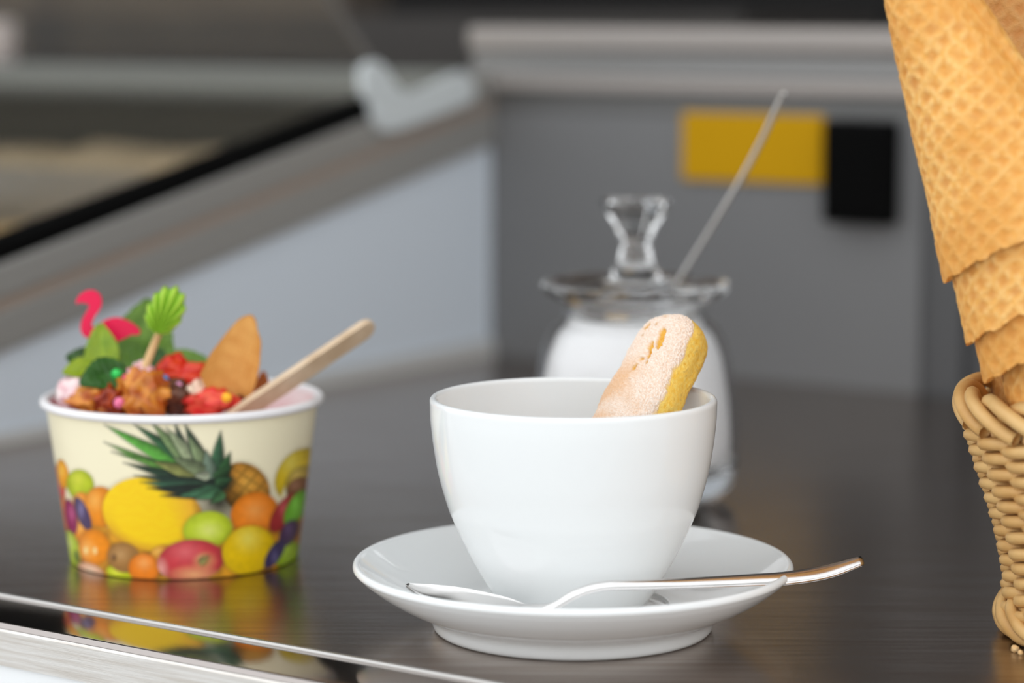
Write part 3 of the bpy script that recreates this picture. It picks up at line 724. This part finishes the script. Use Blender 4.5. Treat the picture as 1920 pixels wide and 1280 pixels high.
# --- mint
def leafmesh(parent, base, tip, width, nrm, ca, cb, curl=0.12, fold=0.25, seed=0, serr=0.05):
    base, tip = np.array(base), np.array(tip)
    ax = tip - base; ln = np.linalg.norm(ax); ax /= ln
    n_ = np.array(nrm, float); n_ -= ax * (n_ @ ax); n_ /= np.linalg.norm(n_); sd = np.cross(ax, n_)
    nl, nw = 41, 17; V, C_ = [], []
    A_, B_ = lin(ca), lin(cb)
    for i in range(nl):
        t = i / (nl - 1)
        w = width * 0.5 * (math.sin(math.pi * min(1, t ** 0.75 * 0.98 + 0.01)) ** 0.8) * (1 + serr * (abs((t * 14) % 2 - 1) - .5)) + 0.0003
        for j in range(nw):
            a = -1 + 2 * j / (nw - 1)
            vein = math.cos((t * 8 - abs(a) * 2.0) * 2 * math.pi)
            h = curl * ln * math.sin(math.pi * t * .9) - fold * w * (1 - abs(a)) ** 1 + 0.00025 * vein * abs(a) + 0.0006 * nz(t * 3, a * 2, seed)
            V.append(base + ax * ln * t + sd * a * w + n_ * h)
            k = 0.5 + 0.25 * vein * abs(a) + 0.5 * nz(t * 4, a * 2, seed + 5)
            C_.append(mixc(A_, B_, k) * (1.25 if abs(a) < 0.1 else 1.0))
    o = obj('leaf', V, gridfaces(nl, nw), M_VCL, parent, col=np.array(C_))
    so = o.modifiers.new('thickness', 'SOLIDIFY'); so.thickness = 0.0004
    return o
mint = thing('mint_sprig', 'sprig of green mint leaves standing in the ice cream', 'mint', c2(560, 900, .968))
leafmesh(mint, c2(455, 870, .962), c2(415, 410, .966), 0.0125, (0, -1, .25), (150, 172, 34), (112, 146, 30), .06, .3, 1)
leafmesh(mint, c2(430, 800, .962), c2(85, 855, .955), 0.0105, (0, -.7, .7), (158, 176, 30), (130, 156, 28), .08, .3, 2)
leafmesh(mint, c2(420, 790, .970), c2(120, 700, .972), 0.0135, (0, -.6, .8), (58, 98, 26), (36, 72, 20), .10, .3, 3)
leafmesh(mint, c2(740, 900, .978), c2(850, 190, .992), 0.0240, (0, -1, .15), (104, 142, 34), (70, 110, 26), .03, .3, 4)
leafmesh(mint, c2(680, 860, .976), c2(625, 560, .984), 0.0130, (0, -1, .2), (96, 138, 40), (70, 112, 30), .04, .3, 5)
leafmesh(mint, c2(640, 800, .952), c2(235, 960, .940), 0.0130, (-.15, -.9, .35), (48, 98, 24), (30, 70, 16), .08, .2, 6, .10)
leafmesh(mint, c2(900, 860, .976), c2(1420, 770, .984), 0.0150, (0, -.8, .6), (110, 152, 40), (84, 128, 32), .12, .3, 7)
leafmesh(mint, c2(880, 900, .970), c2(960, 640, .976), 0.0090, (0, -1, .2), (60, 104, 40), (44, 84, 30), .05, .3, 8)
obj('stem', *tube(smoothprof([c2(600, 1000, .970), c2(560, 850, .966), c2(470, 780, .960), c2(240, 900, .952)], 6), 0.0008, 8), mat('mint_stem', (0.22, 0.16, 0.10, 1), 0.5), mint)

# --- flamingo pick
FL = [(195, 228), (212, 186), (244, 146), (290, 119), (340, 114), (386, 130), (417, 166), (429, 215), (421, 265), (396, 310), (366, 350), (346, 390), (337, 428), (350, 444), (385, 426), (430, 396), (480, 373), (540, 359), (600, 366),
      (660, 388), (712, 417), (756, 456), (772, 490), (745, 515), (700, 510), (660, 528), (610, 554), (560, 575), (520, 592), (500, 565), (430, 546), (362, 533), (310, 540), (266, 515), (243, 470), (244, 420), (258, 370), (285, 320), (310, 276),
      (316, 248), (298, 234), (262, 228), (236, 220), (216, 236)]
fp = thing('flamingo_pick', 'bright pink flamingo cocktail pick behind the mint leaves', 'pick', c2(545, 900, .970))
def plate(px, Y, thick, close=True):
    px = smoothprof(px + [px[0]], 3)[:-1]
    a = [c2(x, y, Y) for x, y in px]; b = [p + np.array([0, thick, 0]) for p in a]
    n = len(a)
    return np.array(a + b), [list(range(n))[::-1], [n + i for i in range(n)]] + [[i, (i + 1) % n, n + (i + 1) % n, n + i] for i in range(n)]
bevel(obj('flamingo_figure', *plate(FL, .970, .0018), M_PINK, fp, smooth=False), 0.0004, 2)
obj('pick_stick', *tube([c2(512, 540, .9723), c2(530, 640, .973), c2(570, 960, .970)], [.0008, .0008, .0008], 8), mat('pink_stick', (0.75, 0.35, 0.36, 1), 0.5), fp)

# --- green leaf pick
gp = thing('leaf_pick', 'lime green ribbed leaf on a wooden cocktail stick', 'pick', c2(790, 900, .955))
GO = [(905, 490), (868, 455), (835, 420), (818, 370), (818, 320), (835, 265), (868, 210), (905, 150), (950, 108), (1010, 88), (1070, 86), (1125, 108), (1160, 160), (1176, 230), (1168, 300), (1145, 365), (1110, 425), (1060, 475), (1010, 500), (955, 506)]
def greenleaf():
    B = np.array([938.0, 480.0]); out = smoothprof(GO, 8); n = len(out); nr = 15
    V, C_ = [], []
    for side in (0, 1):
        for i in range(n):
            q = i / (n - 1)
            lobe = math.cos(q * 2 * math.pi * 11)
            for k in range(nr):
                t = k / (nr - 1)
                p = B + (out[i] - B) * t * (1 + 0.045 * lobe * t ** 3)
                bulge = 0.0030 * (1 - t ** 3) ** .5 + 0.0011 * lobe * min(1, t * 2.5) * (1 - t ** 8)
                w = c2(p[0], p[1], .953)
                w = w + np.array([0, (-bulge if side == 0 else bulge * .7), 0])
                V.append(w)
                C_.append(mixc(lin((120, 172, 30)), lin((172, 208, 66)), .5 + .5 * lobe * t))
    g0 = gridfaces(n, nr); g1 = gridfaces(n, nr, off=n * nr)
    rimf = [[i * nr + nr - 1, (i + 1) * nr + nr - 1, n * nr + (i + 1) * nr + nr - 1, n * nr + i * nr + nr - 1] for i in range(n - 1)]
    return np.array(V), [q[::-1] for q in g0.tolist()] + g1.tolist() + rimf, np.array(C_)
V, F, C_ = greenleaf()
obj('leaf_figure', V, F, mat('lime_sugarpaste', vcol=True, rough=0.45), gp, col=C_)
obj('pick_stick', *tube([c2(945, 478, .9535), c2(870, 660, .954), c2(780, 880, .955)], [.0013, .0015, .0016], 10), M_WOODE, gp)

# --- wafer pieces
def wafer(name, px, Y, thick, label, bow, ca, cb, lean=0.0):
    o2 = smoothprof(px + [px[0]], 5)[:-1]; cen = o2.mean(0); n = len(o2); nr = 24
    V, C_ = [], []
    for side in (0, 1):
        for i in range(n):
            for k in range(nr):
                t = k / (nr - 1); p = cen + (o2[i] - cen) * t
                w = c2(p[0], p[1], Y)
                u_ = (p[0] - cen[0]) / 250
                g_ = 0.00016 * (math.cos(p[0] * .14 + p[1] * .05) + math.cos(p[1] * .14 - p[0] * .05))
                dy = bow * u_ * u_ + lean * (p[1] - cen[1]) / 400 + g_ * (1 if side == 0 else 0)
                V.append(w + np.array([0, dy + (0 if side == 0 else thick), 0]))
                kk = .5 + .8 * nz(p[0] * .01, p[1] * .01, 2) + g_ * 2500
                c_ = mixc(lin(ca), lin(cb), kk)
                C_.append(c_)
    g0 = gridfaces(n, nr, closeu=True); g1 = gridfaces(n, nr, closeu=True, off=n * nr)
    rim = [[i * nr + nr - 1, ((i + 1) % n) * nr + nr - 1, n * nr + ((i + 1) % n) * nr + nr - 1, n * nr + i * nr + nr - 1] for i in range(n)]
    obj(name, V, [q[::-1] for q in g0.tolist()] + g1.tolist() + rim, M_WAFFLE, col=np.array(C_), label=label, cat='wafer')
wafer('wafer_piece', [(1330, 830), (1400, 680), (1470, 580), (1550, 478), (1650, 372), (1750, 332), (1800, 372), (1822, 470), (1852, 560), (1845, 690), (1835, 800), (1785, 985), (1712, 1125), (1640, 1090), (1500, 1040), (1380, 960)], .956, .0016,
      'golden pointed wafer piece standing upright in the ice cream', -.006, (228, 170, 92), (206, 140, 62))
wafer('wafer_piece', [(1770, 1120), (1790, 950), (1850, 840), (1890, 860), (1930, 990), (1960, 1090), (1900, 1120)], .972, .0016,
      'small dark brown wafer piece behind the golden one', .003, (190, 110, 44), (160, 84, 30))

# --- wooden spoon
def woodspoon():
    a, b = at(470, 762, .952), at(700, 607, .972)
    ax = b - a; ln = np.linalg.norm(ax); ax /= ln
    low_ = np.array([0.35, 0.80, -0.45]); low_ -= ax * (low_ @ ax); low_ /= np.linalg.norm(low_)
    nn = np.cross(ax, low_); nn /= np.linalg.norm(nn)
    hw, th_ = 0.0048, 0.0012
    pts = [(-0.012, -hw * .9)] + [(x, -hw) for x in np.linspace(0, ln - hw, 6)] + [(ln - hw + hw * math.sin(q), -hw * math.cos(q)) for q in np.linspace(0.2, math.pi - .2, 9)] + [(x, hw) for x in np.linspace(ln - hw, 0, 6)] + [(-0.012, hw * .9)]
    n = len(pts)
    V = [a + ax * x + low_ * y + nn * th_ for x, y in pts] + [a + ax * x + low_ * y - nn * th_ for x, y in pts]
    F = [list(range(n)), [n + i for i in range(n)][::-1]] + [[i, n + i, n + (i + 1) % n, (i + 1) % n] for i in range(n)]
    bevel(obj('wooden_spoon', V, F, M_WOOD, smooth=False, label='flat pale wooden spoon handle sticking out of the paper cup', cat='spoon'), 0.0003)
woodspoon()

# ================================================================== WICKER BASKET WITH CONES
BX, BY = float(at(2172, 900, .844)[0]), 0.844
bs = thing('wicker_basket', 'small tapered wicker basket of peeled cane holding waffle cones', 'basket', (BX, BY, 0))
NS = 22
def brad(z):
    return float(np.interp(z, [0, .006, .012, .019, .035, .05, .068, .078, .084], [.0485, .0473, .0463, .0459, .0490, .0538, .0600, .0625, .0633]))
zs = np.linspace(0.0100, 0.0675, 12)
for i, z in enumerate(zs):
    n = NS * 10
    tha = np.linspace(0, 2 * math.pi, n, endpoint=False)
    for half in (0, 1):
        ph = tha * NS / 2 + (i + half) * math.pi
        r = brad(z) + 0.0023 * np.cos(ph)
        zz = z + 0.0009 * np.sin(ph) + 0.0003 * np.sin(tha * 3 + i * 1.7)
        p = np.stack([BX + r * np.cos(tha), BY + r * np.sin(tha), zz], 1)
        obj('weaver', *tube(p, 0.0021, 8, closed=True), M_CANE, bs)
for k in range(NS):
    a = 2 * math.pi * (k + .5) / NS
    zz = np.linspace(0.002, 0.078, 14)
    p = [(BX + (brad(z)) * math.cos(a), BY + brad(z) * math.sin(a), z) for z in zz]
    obj('stake', *tube(p, 0.0015, 7), M_CANE, bs)
# plaited border: each strand leaves one stake, arches over and tucks in further round
for k in range(NS):
    a0 = 2 * math.pi * k / NS
    q = np.linspace(0, 1, 22); a = a0 + q * 2 * math.pi * 2.9 / NS
    r = np.interp(q, [0, .15, .35, .6, .85, 1], [.0585, .0590, .0615, .0653, .0649, .0615])
    z = np.interp(q, [0, .15, .35, .6, .85, 1], [.0690, .0765, .0825, .0800, .0745, .0700])
    r = np.convolve(np.pad(r, 2, 'edge'), np.ones(5) / 5, 'valid'); z = np.convolve(np.pad(z, 2, 'edge'), np.ones(5) / 5, 'valid')
    p = np.stack([BX + r * np.cos(a), BY + r * np.sin(a), z], 1)
    obj('border_strand', *tube(p, 0.0024, 8), M_CANE, bs)
for k in range(NS):
    a0 = 2 * math.pi * k / NS
    q = np.linspace(0, 1, 18); a = a0 + q * 2 * math.pi * 2.4 / NS
    r = np.interp(q, [0, .2, .5, .8, 1], [.0460, .0490, .0507, .0490, .0465])
    z = np.interp(q, [0, .2, .5, .8, 1], [.0125, .0110, .0070, .0030, .0024])
    r = np.convolve(np.pad(r, 1, 'edge'), np.ones(3) / 3, 'valid'); z = np.convolve(np.pad(z, 1, 'edge'), np.ones(3) / 3, 'valid')
    p = np.stack([BX + r * np.cos(a), BY + r * np.sin(a), z], 1)
    obj('foot_strand', *tube(p, 0.0023, 8), M_CANE, bs)
v, f = lathe([(0.0, 0.0045), (0.0455, 0.0045), (0.0455, 0.0065), (0.0, 0.0065)], (BX, BY, 0), 40)
obj('basket_bottom', v, f, M_CANE, bs, smooth=False)

FRONT = math.radians(-60)
HALF = math.radians(11.6); CL = 0.140
def cone_mesh(name, seed, brown=0.0):
    nl, na = 210, 200
    sl = np.linspace(0.004, 1, nl); tha = np.linspace(0, 2 * math.pi, na, endpoint=False)
    S_, T_ = np.meshgrid(sl, tha, indexing='ij')
    rho = S_ * CL
    seam = (T_ / (2 * math.pi))
    phi = T_ * math.sin(HALF) + 0.1 * seed
    gx, gy = rho * np.cos(phi), rho * np.sin(phi)
    p_ = 0.0056
    du = gx / p_; dv = gy / p_
    flat = np.stack([gx.ravel() * 1, gy.ravel() * 1, np.full(gx.size, seed * 1.3)], 1)
    n1 = nzarr(flat, 120).reshape(gx.shape); n2 = nzarr(flat, 600).reshape(gx.shape); n3 = nzarr(flat, 45).reshape(gx.shape)
    du = du + 0.22 * n1; dv = dv + 0.22 * n1[::-1]
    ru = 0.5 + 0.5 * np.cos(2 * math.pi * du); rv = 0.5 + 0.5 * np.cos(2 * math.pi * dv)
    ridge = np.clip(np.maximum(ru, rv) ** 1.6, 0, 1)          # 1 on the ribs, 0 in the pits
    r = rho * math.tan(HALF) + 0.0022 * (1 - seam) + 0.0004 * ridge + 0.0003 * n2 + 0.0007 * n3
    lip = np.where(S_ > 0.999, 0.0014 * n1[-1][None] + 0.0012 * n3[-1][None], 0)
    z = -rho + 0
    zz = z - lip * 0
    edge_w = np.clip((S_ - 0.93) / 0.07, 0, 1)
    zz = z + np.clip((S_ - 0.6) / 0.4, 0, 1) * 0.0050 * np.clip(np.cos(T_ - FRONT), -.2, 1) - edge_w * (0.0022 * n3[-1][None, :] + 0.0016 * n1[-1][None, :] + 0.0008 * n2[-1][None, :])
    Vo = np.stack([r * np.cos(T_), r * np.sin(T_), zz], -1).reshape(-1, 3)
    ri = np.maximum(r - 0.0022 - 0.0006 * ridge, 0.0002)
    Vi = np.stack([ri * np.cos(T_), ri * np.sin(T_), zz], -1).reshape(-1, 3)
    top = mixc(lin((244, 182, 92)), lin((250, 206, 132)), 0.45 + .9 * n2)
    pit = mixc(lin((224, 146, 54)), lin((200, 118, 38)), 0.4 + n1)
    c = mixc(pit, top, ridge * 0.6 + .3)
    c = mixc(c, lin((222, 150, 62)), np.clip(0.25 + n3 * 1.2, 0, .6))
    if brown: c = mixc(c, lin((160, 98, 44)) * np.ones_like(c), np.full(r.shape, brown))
    c = c.reshape(-1, 3)
    V = np.concatenate([Vo, Vi]); N = nl * na
    F = [q[::-1] for q in gridfaces(nl, na, closev=True).tolist()] + gridfaces(nl, na, closev=True, off=N).tolist()
    e = (nl - 1) * na
    F += [[e + j, e + (j + 1) % na, N + e + (j + 1) % na, N + e + j][::-1] for j in range(na)]
    F.append([j for j in range(na)])
    me = bpy.data.meshes.new(name); me.from_pydata(V.tolist(), [], F); me.materials.append(M_WAFFLE)
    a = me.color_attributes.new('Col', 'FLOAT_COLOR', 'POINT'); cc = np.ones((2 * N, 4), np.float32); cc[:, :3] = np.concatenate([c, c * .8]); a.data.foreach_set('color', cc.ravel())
    me.polygons.foreach_set('use_smooth', [True] * len(me.polygons)); me.update()
    return me
def put_cone(me, tip, axis_down, roll, label):
    o = bpy.data.objects.new('waffle_cone', me); COL.objects.link(o)
    d = Vector(axis_down).normalized()
    q = (-d).to_track_quat('Z', 'Y')
    # turn the cone about its axis so that the shorter side of its rolled edge faces the front of the counter
    lf = q.inverted() @ Vector((0, -1, 0))
    roll += math.atan2(lf.y, lf.x) - FRONT
    o.rotation_mode = 'QUATERNION'; o.rotation_quaternion = q @ Matrix.Rotation(roll, 3, 'Z').to_quaternion()
    o.location = tip
    return setp(o, label, 'cone', 'waffle cones in the basket')
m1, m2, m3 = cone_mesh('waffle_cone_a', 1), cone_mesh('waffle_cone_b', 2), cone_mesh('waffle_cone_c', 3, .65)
tipA = at(1611, -288, .825); mouthA = at(1932, 448, .822)
axA = mouthA - tipA; axA /= np.linalg.norm(axA)
tipA = mouthA - axA * CL
ROLL = 0.0
labs = ['topmost waffle cone of the leaning stack, pale and smooth, nearest the camera', 'second waffle cone of the leaning stack, its jagged edge below the topmost',
        'third waffle cone of the leaning stack, just above the basket rim', 'fourth waffle cone of the leaning stack, sunk into the basket rim',
        'lowest waffle cone of the leaning stack, inside the basket']
for i, (off, tilt) in enumerate([(0, 0), (0.0225, -0.006), (0.0350, -0.004), (0.0480, 0.0), (0.0590, 0.0)]):
    put_cone([m1, m2][i % 2], tuple(tipA + axA * off + np.array([tilt * .3 + max(0, off - .04) * .3, max(0, off - .04) * .4, 0])), tuple(axA), ROLL, labs[i])
tipB = at(1832, -330, .886); axB = at(1985, 500, .876) - tipB
axB /= np.linalg.norm(axB)
for off, lb in [(0, 'brown waffle cone standing behind the leaning stack, topmost of the rear stack'), (.020, 'second brown waffle cone of the rear stack'), (.038, 'third brown waffle cone of the rear stack'),
                (.052, 'lowest brown waffle cone of the rear stack, sunk into the basket')]:
    put_cone(m3, tuple(tipB + axB * off), tuple(axB), 1.0, lb)

# crumbs by the basket foot
for k, (x, y, r) in enumerate([(1903, 1222, .0013), (1913, 1227, .0009)]):
    g_ = at(x, y, 0.82); tt = CAM_H / (CAM_H - g_[2]); gx = g_[0] * tt; gy = g_[1] * tt
    blob('crumb', (gx, gy, r * .8), r, ((240, 210, 160), (226, 180, 120)), ['larger pale crumb on the counter at the basket foot', 'smaller pale crumb on the counter at the basket foot'][k], 'crumb', m=M_VCM, seed=k + 60, sub=2)
